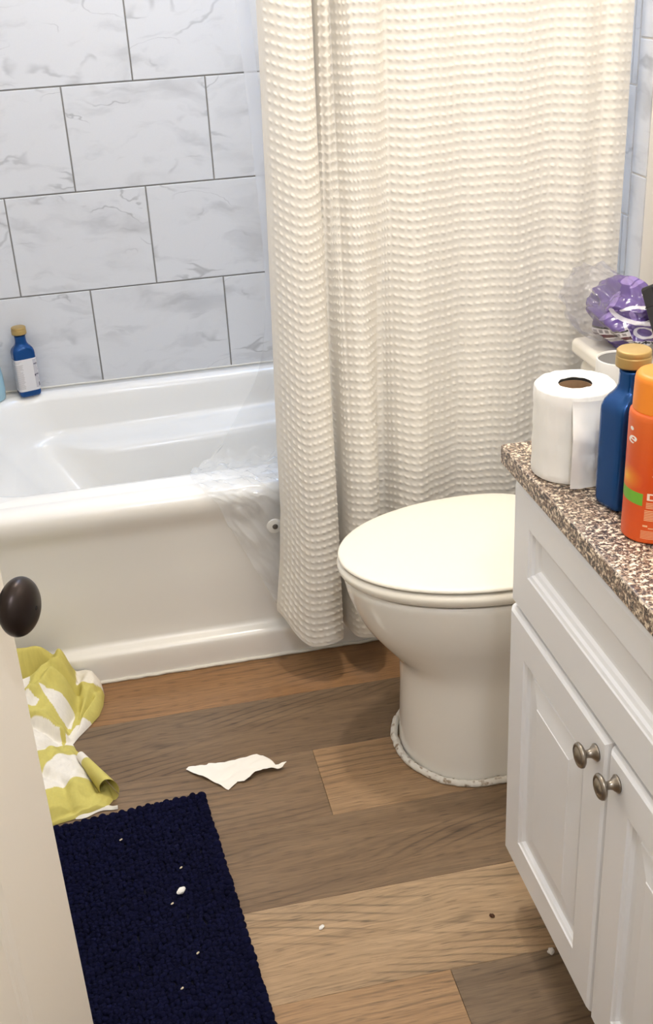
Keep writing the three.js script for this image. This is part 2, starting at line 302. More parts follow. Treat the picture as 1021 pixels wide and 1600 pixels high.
  part('weight_patch', lathe([[0, 0.0035], [0.015, 0.003], [0.0175, 0.0]]).rotateX(Math.PI / 2).translate(MX, MY2, 0.838), phys(0xf1efe9, 0.35, { transmission: 0.4 }), liner);
  part('magnet', lathe([[0, 0.006], [0.0055, 0.0055], [0.0062, 0.003]]).rotateX(Math.PI / 2).translate(MX + 0.001, MY2, 0.839), std(0x4d463f, 0.6), liner).userData.label = 'small dark round magnet';
}

// ------------------------------------------------------------------ toilet
{
  const ZC = 1.213, t = group('toilet', 'white toilet with closed cream lid beside the vanity', 'toilet', 0.75, 0, ZC);
  const N = 96;
  const egg = (xt, xm, xb, w, k) => { const a = k / N * Math.PI * 2, c = Math.cos(a), s = Math.sin(a); const x = c > 0 ? xm - (xm - xt) * c : xm + (xb - xm) * Math.pow(-c, 0.8); const p = c > 0 ? 1 : 0.85; return [x - 0.75, Math.sign(s) * Math.pow(Math.abs(s), p) * w]; };
  const shell = (R) => gridGeo(N, R.length - 1, (u, v, i, j) => { const r = R[j], [x, z] = egg(r[1], r[2], r[3], r[4], (N - i) % N); return [x, r[0], z]; });
  const densify = (R, k) => { const c = R.map((r) => new THREE.Vector3(r[1], r[0], r[4])), d = R.map((r) => new THREE.Vector3(r[2], r[0], r[3])); const A = new THREE.CatmullRomCurve3(c, false, 'centripetal'), B = new THREE.CatmullRomCurve3(d, false, 'centripetal'); const o = []; for (let i = 0; i <= k; i++) { const tt = i / k, p = A.getPoint(tt); const y = p.y; let j = 0; while (j < R.length - 2 && R[j + 1][0] > y) j++; const f = clamp((R[j][0] - y) / (R[j][0] - R[j + 1][0] || 1)); o.push([y, p.x, mix(R[j][2], R[j + 1][2], f), mix(R[j][3], R[j + 1][3], f), p.z]); } return o; };
  const bowl = densify([[.421, .374, .645, .84, .184], [.412, .368, .645, .84, .187], [.395, .370, .645, .84, .186], [.36, .380, .642, .85, .181], [.32, .397, .635, .86, .171], [.285, .420, .628, .87, .159], [.255, .444, .62, .88, .150], [.232, .462, .612, .89, .1445], [.212, .4705, .607, .90, .142], [.17, .4735, .603, .91, .142], [.10, .4725, .60, .92, .145], [.04, .4705, .60, .93, .149], [.0, .469, .60, .93, .151]], 60);
  bowl.unshift([.421, .645, .646, .647, .001]);
  part('bowl', shell(bowl), porcelain, t);
  const seat = densify([[.4515, .385, .645, .835, .165], [.4515, .366, .645, .835, .184], [.449, .358, .645, .835, .192], [.442, .3545, .645, .835, .1955], [.434, .356, .645, .835, .194], [.427, .362, .645, .835, .189], [.424, .375, .645, .835, .178]], 30);
  seat.unshift([.4515, .645, .646, .647, .001]); seat.push([.424, .645, .646, .647, .001]);
  part('seat', shell(seat), seatPlastic, t);
  const lid = densify([[.4685, .48, .645, .80, .09], [.468, .42, .645, .82, .14], [.4665, .385, .645, .83, .168], [.465, .366, .645, .832, .183], [.462, .3585, .645, .833, .190], [.458, .357, .645, .833, .1915], [.4555, .360, .645, .832, .189], [.4545, .37, .645, .83, .18]], 40);
  lid.unshift([.469, .645, .646, .647, .001]); lid.push([.4545, .645, .646, .647, .001]);
  part('lid', shell(lid), seatPlastic, t);
  for (const z of [-0.07, 0.07]) part('hinge', rbox(0.03, 0.035, 0.035, 0.008).translate(0.842 - 0.75, 0.442, z), seatPlastic, t);
  part('deck', rbox(0.24, 0.20, 0.25, 0.03).translate(0.95 - 0.75, 0.322, 0), porcelain, t);
  part('tank', rbox(0.165, 0.315, 0.40, 0.025).translate(0.985 - 0.75, 0.58, 0), porcelain, t);
  part('tank_lid', rbox(0.18, 0.034, 0.425, 0.012).translate(0.982 - 0.75, 0.7535, 0), porcelain, t);
  part('flush_lever', merge([new THREE.CylinderGeometry(0.012, 0.012, 0.016, 16).rotateZ(Math.PI / 2).translate(0.893 - 0.75, 0.69, -0.15), rbox(0.012, 0.014, 0.07, 0.005).translate(0.885 - 0.75, 0.688, -0.12)]), chrome, t);
  const bead = []; for (let k = 0; k < 120; k++) { const f = k / 120 * N, [x, z] = egg(.461, .60, .935, .159, f); const n = noise(k * 0.6, 4); bead.push([x + noise(k * 0.35, 9) * 0.003 - (k < 10 || k > 108 ? 0.002 : 0), 0.005, z + n * 0.0025]); }
  const bg = new THREE.TubeGeometry(spline(bead, true), 360, 0.0078, 8, true);
  { const P = bg.attributes.position; for (let i = 0; i < P.count; i++) { const n = noise(P.getX(i) * 90, P.getZ(i) * 90 + P.getY(i) * 60) * 0.003; P.setY(i, Math.max(0.0003, P.getY(i) + n)); } bg.computeVertexNormals(); }
  part('sealant_bead', bg, std(0xffffff, 0.75, { map: dataTexture(1024, 32, (u, v) => { const n = smooth(0.12, 0.4, fbm(u * 90, v * 3, 4)) * 0.75; return [mix(222, 120, n), mix(216, 96, n), mix(204, 70, n)]; }) }), t).userData.label = 'lumpy white sealant around the foot';
}

// ------------------------------------------------------------------ vanity
const XF = 0.524;                                         // front face of the doors
function ringPanel(rects, mapper) {                       // nested rectangles [y0,y1,z0,z1,depth] joined by flat facets
  const pos = [], idx = [];
  const quad = (a, b, c, d) => { const k = pos.length / 3; for (const p of [a, b, c, d]) pos.push(...mapper(...p)); idx.push(k, k + 1, k + 2, k, k + 2, k + 3); };
  const cs = ([y0, y1, z0, z1, d]) => [[y0, z0, d], [y0, z1, d], [y1, z1, d], [y1, z0, d]];
  for (let i = 0; i < rects.length - 1; i++) { const A = cs(rects[i]), B = cs(rects[i + 1]); for (let k = 0; k < 4; k++) quad(A[k], A[(k + 1) % 4], B[(k + 1) % 4], B[k]); }
  const Z = cs(rects[rects.length - 1]); quad(...Z);
  const g = new THREE.BufferGeometry(); g.setAttribute('position', new THREE.Float32BufferAttribute(pos, 3)); g.setAttribute('uv', new THREE.Float32BufferAttribute(new Float32Array(pos.length / 3 * 2), 2)); g.setIndex(idx);
  const f = g.toNonIndexed(); f.computeVertexNormals(); return f;
}
const inset = (r, a, d) => [r[0] + a, r[1] - a, r[2] + a, r[3] - a, d];
{
  const v = group('vanity_cabinet', 'white painted vanity cabinet with two raised-panel doors', 'cabinet', 0.8, 0, 2.04);
  const X0 = 0.8, Z0 = 2.04, mp = (y, z, d) => [XF + d - X0, y, z - Z0];
  const ZA = 1.668, ZB = 2.412, body = XF + 0.018;
  part('body', box(body - X0, W - 0.001 - X0, 0.10, 0.826, ZA - Z0, ZB - Z0), whitePaint, v);
  part('toe_kick', box(body + 0.06 - X0, W - 0.001 - X0, 0, 0.10, ZA + 0.004 - Z0, ZB - 0.004 - Z0), whitePaint, v);
  const knobGeo = lathe([[0, 0], [0.0115, 0], [0.0118, 0.002], [0.0098, 0.0035], [0.0088, 0.0052], [0.0062, 0.0078], [0.0052, 0.012], [0.0056, 0.0155], [0.0085, 0.0178], [0.0145, 0.0192], [0.0168, 0.0212], [0.0166, 0.0236], [0.0150, 0.0256], [0.0132, 0.0262], [0.0124, 0.0254], [0.0108, 0.0254], [0.0098, 0.0268], [0.006, 0.0285], [0, 0.029]], 48).rotateZ(Math.PI / 2);
  const doors = [[1.672, 2.0165, 1.9885], [2.0215, 2.366, 2.0505]];
  for (const [z0, z1, kz] of doors) {
    const o = [0.130, 0.6035, z0, z1, 0.018];
    const f = [o[0] + 0.061, o[1] - 0.061, z0 + 0.061, z1 - 0.061, 0];
    const d = part('door', ringPanel([o, [...o.slice(0, 4), 0.007], inset(o, 0.0022, 0.003), inset(o, 0.0065, 0), f, inset(f, 0.0015, 0.0022), inset(f, 0.0055, 0.0045), inset(f, 0.0085, 0.0095), inset(f, 0.0125, 0.0105), inset(f, 0.020, 0.0105), inset(f, 0.0215, 0.0085), inset(f, 0.052, 0.0028), inset(f, 0.053, 0.0018)], mp), whitePaint, v);
    part('knob', knobGeo.clone().translate(XF - X0, 0.5695, kz - Z0), nickel, d).userData.label = 'brushed nickel round knob';
  }
  const o = [0.6135, 0.8115, 1.676, 2.366, 0.018], f = [0.6835, 0.7615, 1.737, 2.305, 0];
  part('drawer_front', ringPanel([o, [...o.slice(0, 4), 0.007], inset(o, 0.0022, 0.003), inset(o, 0.0065, 0), f, inset(f, 0.0015, 0.002), inset(f, 0.006, 0.0035), inset(f, 0.008, 0.0075), inset(f, 0.014, 0.0095), inset(f, 0.018, 0.013), inset(f, 0.022, 0.0135)], mp), whitePaint, v);

  const granite = dataTexture(1024, 1024, (u, w) => {
    const x = u * 40, y = w * 40;
    const a = noise(x * 2.1 + fbm(x, y, 2) * 2, y * 2.1), b = noise(x * 3.7 + 50, y * 3.7), c = noise(x * 1.1 + 9, y * 1.1 + 90), e = noise(x * 7, y * 7 + 12);
    let m = [164, 143, 122];
    const to = (q, k) => { m = [mix(m[0], q[0], k), mix(m[1], q[1], k), mix(m[2], q[2], k)]; };
    to([124, 100, 84], smooth(-0.05, 0.25, c)); to([238, 222, 198], smooth(0.10, 0.30, a)); to([78, 64, 58], smooth(0.18, 0.34, b)); to([58, 49, 46], smooth(0.18, 0.36, -a) * 0.85); to([236, 222, 200], smooth(0.34, 0.5, e) * 0.8);
    return m;
  });
  const g = rbox(W - 0.001 - 0.5117, 0.029, 0.79, 0.004, 2); g.translate((W - 0.001 + 0.5117) / 2, 0.8412, 1.6502 + 0.395);
  { const P = g.attributes.position, U = g.attributes.uv, N = g.attributes.normal; for (let i = 0; i < P.count; i++) { if (Math.abs(N.getX(i)) > 0.6) U.setXY(i, P.getZ(i) / 0.5, P.getY(i) / 0.5 + 0.3); else if (Math.abs(N.getZ(i)) > 0.6) U.setXY(i, P.getX(i) / 0.5, P.getY(i) / 0.5); else U.setXY(i, P.getX(i) / 0.5, P.getZ(i) / 0.5); } }
  thing('countertop', g, phys(0xffffff, 0.38, { map: granite }), 'brown speckled granite-look laminate countertop', 'countertop');
}

// ------------------------------------------------------------------ things on the counter
const CY = 0.8558;
{
  // toilet paper roll with its loose end hanging
  const tp = group('toilet_paper_roll', 'white toilet paper roll with loose end standing on counter', 'toilet paper', 0.571, CY, 1.761);
  const H = 0.124, Ro = 0.0525, Ri = 0.0215;
  const paper = std(0xf4f1ea, 0.95, { bumpMap: dataTexture(256, 256, (u, v) => { const n = 128 + fbm(u * 30, v * 6, 3) * 120; return [n, n, n]; }, false), bumpScale: 0.0012 });
  const rp = [[Ri, 0.002], [Ro - 0.004, 0.0], [Ro, 0.003]]; for (let i = 1; i < 12; i++) rp.push([Ro + Math.sin(i * 1.9) * 0.0005, 0.003 + (H - 0.010) * i / 12]); rp.push([Ro - 0.0005, H - 0.004], [Ro - 0.004, H - 0.0008], [Ro - 0.014, H - 0.001], [Ri + 0.003, H], [Ri, H - 0.002]);
  const lg = lathe(rp, 72); { const P = lg.attributes.position; for (let i = 0; i < P.count; i++) { const x = P.getX(i), z = P.getZ(i), y = P.getY(i), a = Math.atan2(z, x), k = 1 + noise(Math.cos(a) * 2.5 + y * 12, Math.sin(a) * 2.5) * 0.014; P.setXYZ(i, x * k, y + (y > H - 0.003 ? noise(x * 90, z * 90) * 0.0009 : 0), z * k); } lg.computeVertexNormals(); }
  part('roll', lg, paper, tp);
  const core = lathe([[Ri - 0.001, 0.001], [Ri - 0.001, H - 0.006], [Ri + 0.0005, H - 0.006]], 40); part('cardboard_core', core, std(0x9c7c5c, 0.9, { side: THREE.DoubleSide }), tp);
  // loose sheet: leaves the roll along a slanted fold line and hangs towards the camera right
  const sheet = gridGeo(24, 40, (u, v) => {
    const y = mix(H - 0.006, 0.004, v), spread = smooth(0.0, 0.42, v);
    const a0 = 2.02, a = a0 - u * 1.25, base = Ro + 0.0012;                     // along the roll surface
    const px = Math.cos(a) * base, pz = Math.sin(a) * base;
    const out = (0.002 + 0.020 * spread * Math.pow(1 - u, 0.8)) * (1 - 0.3 * smooth(0.6, 1, v));
    const wob = noise(u * 5, v * 6) * 0.002 * spread;
    return [px + Math.cos(a0 - 0.15 - u * 0.6) * (out + wob), y + 0.006 * (1 - spread) * u * 0 - u * 0.002, pz + Math.sin(a0 - 0.15 - u * 0.6) * (out + wob)];
  });
  part('loose_sheet', sheet, std(0xf4f1ea, 0.95, { side: THREE.DoubleSide }), tp);
}
function blueBottle(label, x, y, z, turn, s, hasLabel) {
  const b = group('lotion_bottle', label, 'bottle', x, y, z); b.rotation.y = turn;
  const prof = [[0, 0.0], [0.82, 0.0], [0.95, 0.003], [1, 0.010], [1, 0.125], [0.985, 0.131], [0.92, 0.138], [0.80, 0.1435], [0.66, 0.148], [0.56, 0.153], [0.51, 0.159], [0.50, 0.172], [0.50, 0.178], [0, 0.178]];
  const hw = 0.031 * s, hd = 0.024 * s;
  const n = 64, geo = gridGeo(n, prof.length - 1, (u, v, i, j) => {
    const a = (n - i) / n * Math.PI * 2, c = Math.cos(a), d = Math.sin(a), k = smooth(0.128, 0.156, prof[j][1]), e = mix(0.38, 1, k);
    const r = prof[j][0], wx = mix(hw, 0.031 * s, k), wz = mix(hd, 0.031 * s, k);
    return [Math.sign(c) * Math.pow(Math.abs(c), e) * wx * r, prof[j][1] * s, Math.sign(d) * Math.pow(Math.abs(d), e) * wz * r];
  });
  part('body', geo, phys(0x0a4480, 0.16, { metalness: 0.45 }), b);
  part('neck_ring', lathe([[0.0, 0.178 * s], [0.0175 * s, 0.178 * s], [0.0178 * s, 0.181 * s], [0.0, 0.1815 * s]]), phys(0x0a2f5a, 0.3), b);
  part('cap', lathe([[0, 0.1805 * s], [0.0205 * s, 0.1805 * s], [0.0208 * s, 0.182 * s], [0.0208 * s, 0.1915 * s], [0.0202 * s, 0.193 * s], [0.0193 * s, 0.1935 * s], [0.0203 * s, 0.1945 * s], [0.0203 * s, 0.199 * s], [0.0185 * s, 0.2008 * s], [0, 0.2012 * s]], 48), std(0xb3955a, 0.42, { metalness: 0.45 }), b).userData.label = 'matte gold cap';
  if (hasLabel) {
    const tex = canvasTexture(512, 384, (c, w, h) => {
      c.fillStyle = '#d9d5d3'; c.fillRect(0, 0, w, h); c.fillStyle = '#b4aeac';
      for (let i = 0; i < 3; i++) c.fillRect(14, 18 + i * 11, 250 - i * 20, 5);
      for (let i = 0; i < 26; i++) c.fillRect(14, 62 + i * 11.4, 258 - ((i * 37) % 60) * (i % 7 === 6 ? 1 : 0.2), 6);
      c.fillStyle = '#8d8790'; for (let i = 0; i < 22; i++) c.fillRect(320, 20 + i * 15.5, 150 - ((i * 53) % 70), 7);
      c.fillStyle = '#4b4651'; c.fillRect(330, 64, 120, 14); c.fillRect(350, 190, 110, 12); c.beginPath(); c.arc(334, 206, 14, 0, 7); c.fill(); c.fillRect(398, 300, 46, 44);
    });
    const lg = gridGeo(40, 8, (u, v) => {
      const a = mix(Math.PI * 1.04, Math.PI * 0.06, u), c = Math.cos(a), d = Math.sin(a), e = 0.38, k = 1.012;
      return [Math.sign(c) * Math.pow(Math.abs(c), e) * hw * k, mix(0.112, 0.018, v) * s, Math.sign(d) * Math.pow(Math.abs(d), e) * hd * k];
    }, (u, v) => [u, 1 - v]);
    part('paper_label', lg, std(0xffffff, 0.6, { map: tex }), b);
  }
  return b;
}
blueBottle('blue bottle with gold cap on counter beside toilet paper roll', 0.594, CY, 1.872, 0.25, 1.0, false);
{
  // orange spray bottle, standing at the edge of the frame
  const o = group('spray_bottle', 'orange cylindrical spray bottle with green band on counter', 'bottle', 0.592, CY, 1.953);
  const R = 0.0355;
  const print = canvasTexture(1024, 1024, (c, w, h) => {
    const g = c.createLinearGradient(0, 0, 0, h); g.addColorStop(0, '#d9631f'); g.addColorStop(0.5, '#cf4a14'); g.addColorStop(1, '#d8551a'); c.fillStyle = g; c.fillRect(0, 0, w, h);
    const y = c.createRadialGradient(300, 500, 5, 300, 500, 130); y.addColorStop(0, 'rgba(240,180,40,0.95)'); y.addColorStop(1, 'rgba(240,150,40,0)'); c.fillStyle = y; c.fillRect(150, 330, 300, 340);
    c.fillStyle = '#6fae2f'; c.beginPath(); c.moveTo(230, 592); c.lineTo(430, 600); c.lineTo(430, 706); c.lineTo(230, 690); c.fill();
    c.fillStyle = '#f3f0ea'; c.font = 'bold italic 120px sans-serif'; c.save(); c.translate(282, 190); c.rotate(0.28); c.fillText('e', 0, 0); c.restore(); c.beginPath(); c.arc(322, 84, 16, 0, 7); c.fill();
    c.fillStyle = '#e9b98e';
    for (let i = 0; i < 13; i++) c.fillRect(470 + (i % 3) * 8, 170 + i * 22, 80, 8);
    c.fillStyle = '#f0d9c4'; c.fillRect(452, 588, 120, 60); c.fillStyle = '#cf4a14'; c.fillRect(466, 600, 36, 36); c.fillStyle = '#e9b98e';
    for (let i = 0; i < 4; i++) c.fillRect(450, 668 + i * 14, 150, 7);
    for (let i = 0; i < 7; i++) c.fillRect(444, 736 + i * 14, 160, 7);
    c.fillRect(440, 868, 26, 16); c.fillRect(470, 890, 120, 8); for (let i = 0; i < 6; i++) c.fillRect(432, 920 + i * 13, 170, 5);
  });
  const body = gridGeo(64, 24, (u, v) => { const y = mix(0.0025, 0.150, v), a = Math.PI * 0.5 + (u - 0.5) * -Math.PI * 2; const r = R; return [Math.cos(a) * r, y, Math.sin(a) * r]; });
  part('body', body, phys(0xffffff, 0.34, { map: print }), o).rotation.y = -0.35;
  part('base', lathe([[0, 0], [R - 0.003, 0], [R - 0.0005, 0.0012], [R, 0.0025]], 64), phys(0xc9500f, 0.4), o);
  part('collar', lathe([[R, 0.150], [R - 0.0005, 0.1545], [R - 0.0022, 0.1572], [R - 0.004, 0.158]], 64), phys(0xd9631f, 0.35), o);
  part('cap', lathe([[R - 0.004, 0.1575], [R - 0.0030, 0.160], [R - 0.0036, 0.192], [R - 0.0045, 0.197], [R - 0.007, 0.2], [R - 0.012, 0.2012], [0, 0.2015]], 64), phys(0xf08a22, 0.45), o).userData.label = 'light orange cap';
}
{
  const c = group('canister', 'white canister with grey top behind toilet paper roll', 'canister', 0.6545, CY, 1.7125);
  part('body', lathe([[0, 0], [0.029, 0], [0.031, 0.003], [0.0315, 0.10], [0.0312, 0.122], [0.0308, 0.1295], [0.0300, 0.1308], [0.0292, 0.1305], [0.0288, 0.1275]], 56), phys(0xe9e6e0, 0.4), c);
  part('lid', lathe([[0, 0.1280], [0.0289, 0.1280]], 48), phys(0x5a5753, 0.6), c).userData.label = 'flat grey lid';
}

// ------------------------------------------------------------------ crumpled package and box on the tank
{
  const TY = 0.7706;
  const g = group('tissue_package', 'crumpled clear and purple plastic package on toilet tank', 'package', 0.970, TY, 1.085);
  const lump = (cx, cy, cz, rx, ry, rz, amp, fr, s, uvf) => {
    const geo = mergeVertices(new THREE.IcosahedronGeometry(1, 40).deleteAttribute('uv').deleteAttribute('normal'));
    const P = geo.attributes.position, uv = new Float32Array(P.count * 2);
    for (let i = 0; i < P.count; i++) {
      const x = P.getX(i), y = P.getY(i), z = P.getZ(i);
      const n = Math.abs(noise(x * fr + s + y * 1.3, z * fr + y * fr * 0.7)) + 0.6 * Math.abs(noise(y * fr * 1.7 + s, x * fr * 1.6 - z * fr)) + 0.10 * Math.abs(noise(x * fr * 5 + z * 3, y * fr * 5 + s));
      const k = 1 + amp * (0.42 - n);
      const q = [cx + x * rx * k, Math.max(0.001, cy + y * ry * k), cz + z * rz * k];
      P.setXYZ(i, ...q); uv.set(uvf ? uvf(q) : [0, 0], i * 2);
    }
    geo.setAttribute('uv', new THREE.BufferAttribute(uv, 2)); geo.computeVertexNormals(); return geo;
  };
  const clear = phys(0xf3f3f6, 0.12, { transmission: 0.94, thickness: 0, ior: 1.3, side: THREE.DoubleSide });
  part('clear_film', lump(-0.034, 0.074, -0.060, 0.062, 0.070, 0.094, 0.36, 1.25, 3), clear, g);
  const print = canvasTexture(512, 512, (c, w, h) => {
    c.fillStyle = '#5b4686'; c.fillRect(0, 0, w, h);
    c.fillStyle = '#8f79b8'; for (let i = 0; i < 14; i++) { c.beginPath(); c.ellipse(rnd() * w, rnd() * h, 20 + rnd() * 50, 6 + rnd() * 10, rnd() * 3, 0, 7); c.fill(); }
    c.strokeStyle = '#e6e2ea'; c.lineCap = 'round'; c.lineWidth = 26;
    c.beginPath(); c.moveTo(190, 190); c.bezierCurveTo(215, 275, 330, 235, 470, 250); c.stroke();
    c.lineWidth = 16; c.beginPath(); c.moveTo(235, 180); c.bezierCurveTo(300, 130, 380, 160, 400, 130); c.stroke();
    c.beginPath(); c.ellipse(345, 315, 42, 34, 0, 0, 7); c.stroke(); c.beginPath(); c.moveTo(255, 262); c.lineTo(285, 350); c.stroke();
    c.fillStyle = '#dcd8dd'; c.fillRect(280, 372, 200, 80); c.fillStyle = '#26232b'; for (let i = 0; i < 26; i++) { c.beginPath(); c.ellipse(292 + (i * 67) % 175, 384 + (i * 29) % 58, 11, 5, i, 0, 7); c.fill(); }
    c.save(); c.translate(120, 352); c.rotate(-0.35); c.scale(1.15, 1.15); c.fillStyle = '#d5d0d2'; c.fillRect(-30, 0, 170, 86); c.fillStyle = '#2b2629'; c.fillRect(-30, 0, 170, 9); c.fillStyle = '#4d1f2a'; c.fillRect(-30, 40, 170, 20); c.fillStyle = '#8a8488'; for (let i = 0; i < 6; i++) c.fillRect(-20 + i * 26, 16, 17, 17); c.fillStyle = '#5b555b'; c.fillRect(-30, 68, 170, 5); c.fillRect(-30, 78, 170, 4); c.restore();
  });
  const uvf = ([x, y, z]) => { const h = x * 0.88 + z * 0.48; return [0.5 + h / 0.21, clamp((y + 0.002) / 0.142)]; };
  part('printed_film', lump(0.004, 0.064, -0.004, 0.066, 0.062, 0.100, 0.42, 1.15, 11, uvf), phys(0xffffff, 0.22, { map: print, clearcoat: 0.5, clearcoatRoughness: 0.15 }), g).userData.label = 'purple printed plastic film';
  const b = group('black_case', 'black case leaning against purple package, cut off at right', 'case', 1.000, TY + 0.016, 1.268); b.rotation.set(-0.42, 0, 0.16);
  part('shell', rbox(0.07, 0.155, 0.05, 0.006).translate(0, 0.0775, 0), std(0x17161a, 0.5), b); part('lid_seam', rbox(0.0708, 0.002, 0.0508, 0.0008, 1).translate(0, 0.118, 0), std(0x070707, 0.8), b);
}

// ------------------------------------------------------------------ bottles on the tub rim
blueBottle('blue bottle with gold cap and white label on bathtub rim', -0.243, 0.4472, 0.040, 0.30, 0.94, true);
{
  const b = group('shampoo_bottle', 'pale blue rounded bottle at left end of bathtub rim', 'bottle', -0.338, 0.447, 0.052);
  part('body', lathe([[0, 0], [0.028, 0], [0.033, 0.004], [0.0355, 0.03], [0.0345, 0.07], [0.030, 0.105], [0.022, 0.125], [0.014, 0.132], [0, 0.132]], 48), phys(0x9fc4d2, 0.3), b);
  part('cap', lathe([[0, 0.132], [0.0145, 0.132], [0.0145, 0.155], [0.013, 0.157], [0, 0.1575]], 36), phys(0xe8ecee, 0.35), b);
}

// ------------------------------------------------------------------ bath mat
{
  const M = group('bath_mat', 'navy blue chenille bath mat with scalloped edge', 'mat', 0, 0, 0);
  const A = [0.050, 1.262], ul = [0.0861, 0.9963], uw = [-0.9963, 0.0861], WD = 0.462, LN = 0.80;
  const P = (w, l) => [A[0] + uw[0] * w + ul[0] * l, A[1] + uw[1] * w + ul[1] * l];
  const q = [P(0.004, 0.004), P(WD - 0.004, 0.004), P(WD - 0.004, LN - 0.004), P(0.004, LN - 0.004)];
  const sh = new THREE.Shape(q.map(([x, z]) => new THREE.Vector2(x, -z)));
  part('backing', new THREE.ExtrudeGeometry(sh, { depth: 0.006, bevelEnabled: false }).rotateX(-Math.PI / 2), std(0x0b0c1e, 0.95), M);
  const pitch = 0.0088, nw = Math.round(WD / pitch), nl = Math.round(LN / pitch), tufts = [];
  const geo = new THREE.IcosahedronGeometry(1, 2), im = new THREE.InstancedMesh(geo, phys(0xffffff, 1, { specularIntensity: 0.15 }), nw * nl * 2);
  const m = new THREE.Matrix4(), qq = new THREE.Quaternion(), e = new THREE.Euler(), c = new THREE.Color(); let n = 0;
  for (let i = 0; i < nw; i++) for (let j = 0; j < nl; j++) for (let k = 0; k < 2; k++) {
    const edge = i === 0 || j === 0 || i === nw - 1 || j === nl - 1;
    const jt = edge ? 0.001 : 0.0028;
    const [x, z] = P((i + 0.5) * pitch + rr(-jt, jt), (j + 0.25 + k * 0.5) * pitch * 1.0 + rr(-jt, jt));
    e.set(rr(-0.7, 0.7), rr(0, 6.28), rr(-0.7, 0.7)); qq.setFromEuler(e);
    const s = edge ? (j % 2 === 0 && i % 2 === 0 ? 0.0082 : 0.0050) : rr(0.0044, 0.0056);
    m.compose(new THREE.Vector3(x, edge ? 0.0085 : 0.0075 + rr(0, 0.0045), z), qq, new THREE.Vector3(s * 1.15, s * rr(0.8, 1.15), s * 0.92)); im.setMatrixAt(n, m);
    const v = rr(0.75, 1.25); c.setRGB(0.0040 * v, 0.0046 * v, 0.0195 * v); im.setColorAt(n, c); n++;
  }
  im.name = 'chenille_pile'; im.userData = { kind: 'stuff' }; im.castShadow = im.receiveShadow = true; M.add(im);
}
// ------------------------------------------------------------------ paper, lint and crumbs
{
  const outline = [[0.0237,1.1726],[0.0295,1.166],[0.0666,1.1688],[0.071,1.1643],[0.1084,1.1663],[0.1429,1.1621],[0.1722,1.1588],[0.184,1.168],[0.1937,1.1887],[0.1996,1.2006],[0.2038,1.2141],[0.2126,1.223],[0.2244,1.2149],[0.226,1.2161],[0.2158,1.2271],[0.1959,1.2225],[0.1756,1.2205],[0.1596,1.2242],[0.1478,1.2349],[0.1342,1.2411],[0.121,1.2355],[0.1106,1.2464],[0.1006,1.2554],[0.0775,1.2283],[0.055,1.2034],[0.0466,1.1983]];
  const cx = 0.118, cz = 1.204, N = outline.length * 8;
  const c = { getPoint: (u) => { const k = u * outline.length, i = Math.floor(k) % outline.length, q = outline[(i + 1) % outline.length], f = k - Math.floor(k); return { x: mix(outline[i][0], q[0], f), z: mix(outline[i][1], q[1], f) }; } };
  const h = (x, z) => 0.003 + 0.010 * smooth(0.10, 0.19, x) * smooth(1.16, 1.20, z) * smooth(0.225, 0.19, x) + 0.014 * smooth(0.203, 0.222, x) + 0.006 * Math.abs(noise(x * 26 + z * 14, z * 24)) + 0.004 * smooth(0.10, 0.05, x);
  const topG = gridGeo(N, 14, (u, v) => { const p = c.getPoint(u); const x = mix(cx, p.x, v), z = mix(cz, p.z, v); return [x, h(x, z), z]; });
  const g = topG; g.translate(-cx, 0, -cz);
  const pp = thing('paper_scrap', g, std(0xf6f2e9, 0.95, { side: THREE.DoubleSide }), 'torn white tissue paper scrap lying on the plank floor', 'paper'); pp.position.set(cx, -0.0022, cz);
  const blob = (r, sx, sy, sz, s) => { const q = new THREE.IcosahedronGeometry(r, 3), P = q.attributes.position; for (let i = 0; i < P.count; i++) { const k = 1 + 0.35 * noise(P.getX(i) / r * 1.3 + s, P.getZ(i) / r * 1.3 + P.getY(i) / r); P.setXYZ(i, P.getX(i) * k * sx, P.getY(i) * k * sy, P.getZ(i) * k * sz); } q.computeVertexNormals(); q.computeBoundingBox(); return q.translate(0, -q.boundingBox.min.y, 0); };
  const bit = (name, label, cat, x, y, z, r, sx, sy, sz, mat, grp) => { const t = thing(name, blob(r, sx, sy, sz, x * 30), mat, label, cat, grp); t.position.set(x, y, z); t.rotation.y = 0.6; return t; };
  const white = std(0xf2efe8, 0.9), MY = 0.0165;
  bit('lint_ball', 'largest white lint ball on the navy bath mat', 'lint', -0.017, MY, 1.522, 0.0068, 1.3, 0.7, 0.8, white);
  const specks = [[-0.115, 1.36, 'pale speck of lint near far end of navy mat'], [-0.012, 1.462, 'tiny lint speck just behind the white lint ball'], [-0.035, 1.545, 'tiny tan lint speck just in front of white lint ball'], [-0.003, 1.665, 'tiny lint speck near the right side of navy mat'], [-0.035, 1.73, 'tiny lint speck at the near middle of navy mat']];
  for (const [x, z, l] of specks) bit('lint_speck', l, 'lint', x, MY, z, 0.0022, 1.4, 0.6, 0.7, std(0xcfc2a8, 0.9), 'lint specks on the mat');
  bit('paper_crumb', 'white paper crumb on light floor plank', 'crumb', 0.2091, 0, 1.6478, 0.0045, 1.3, 0.5, 0.8, white);
  bit('dirt_crumb', 'small dark brown crumb on floor near vanity', 'crumb', 0.4961, 0, 1.6964, 0.0036, 1.0, 0.6, 1.4, std(0x4a2c18, 0.9));
  bit('bead', 'small shiny clear bead under edge of vanity door', 'bead', 0.5625, 0, 1.7958, 0.0055, 1, 0.9, 1, phys(0xf0ece6, 0.08, { clearcoat: 1 }));
}

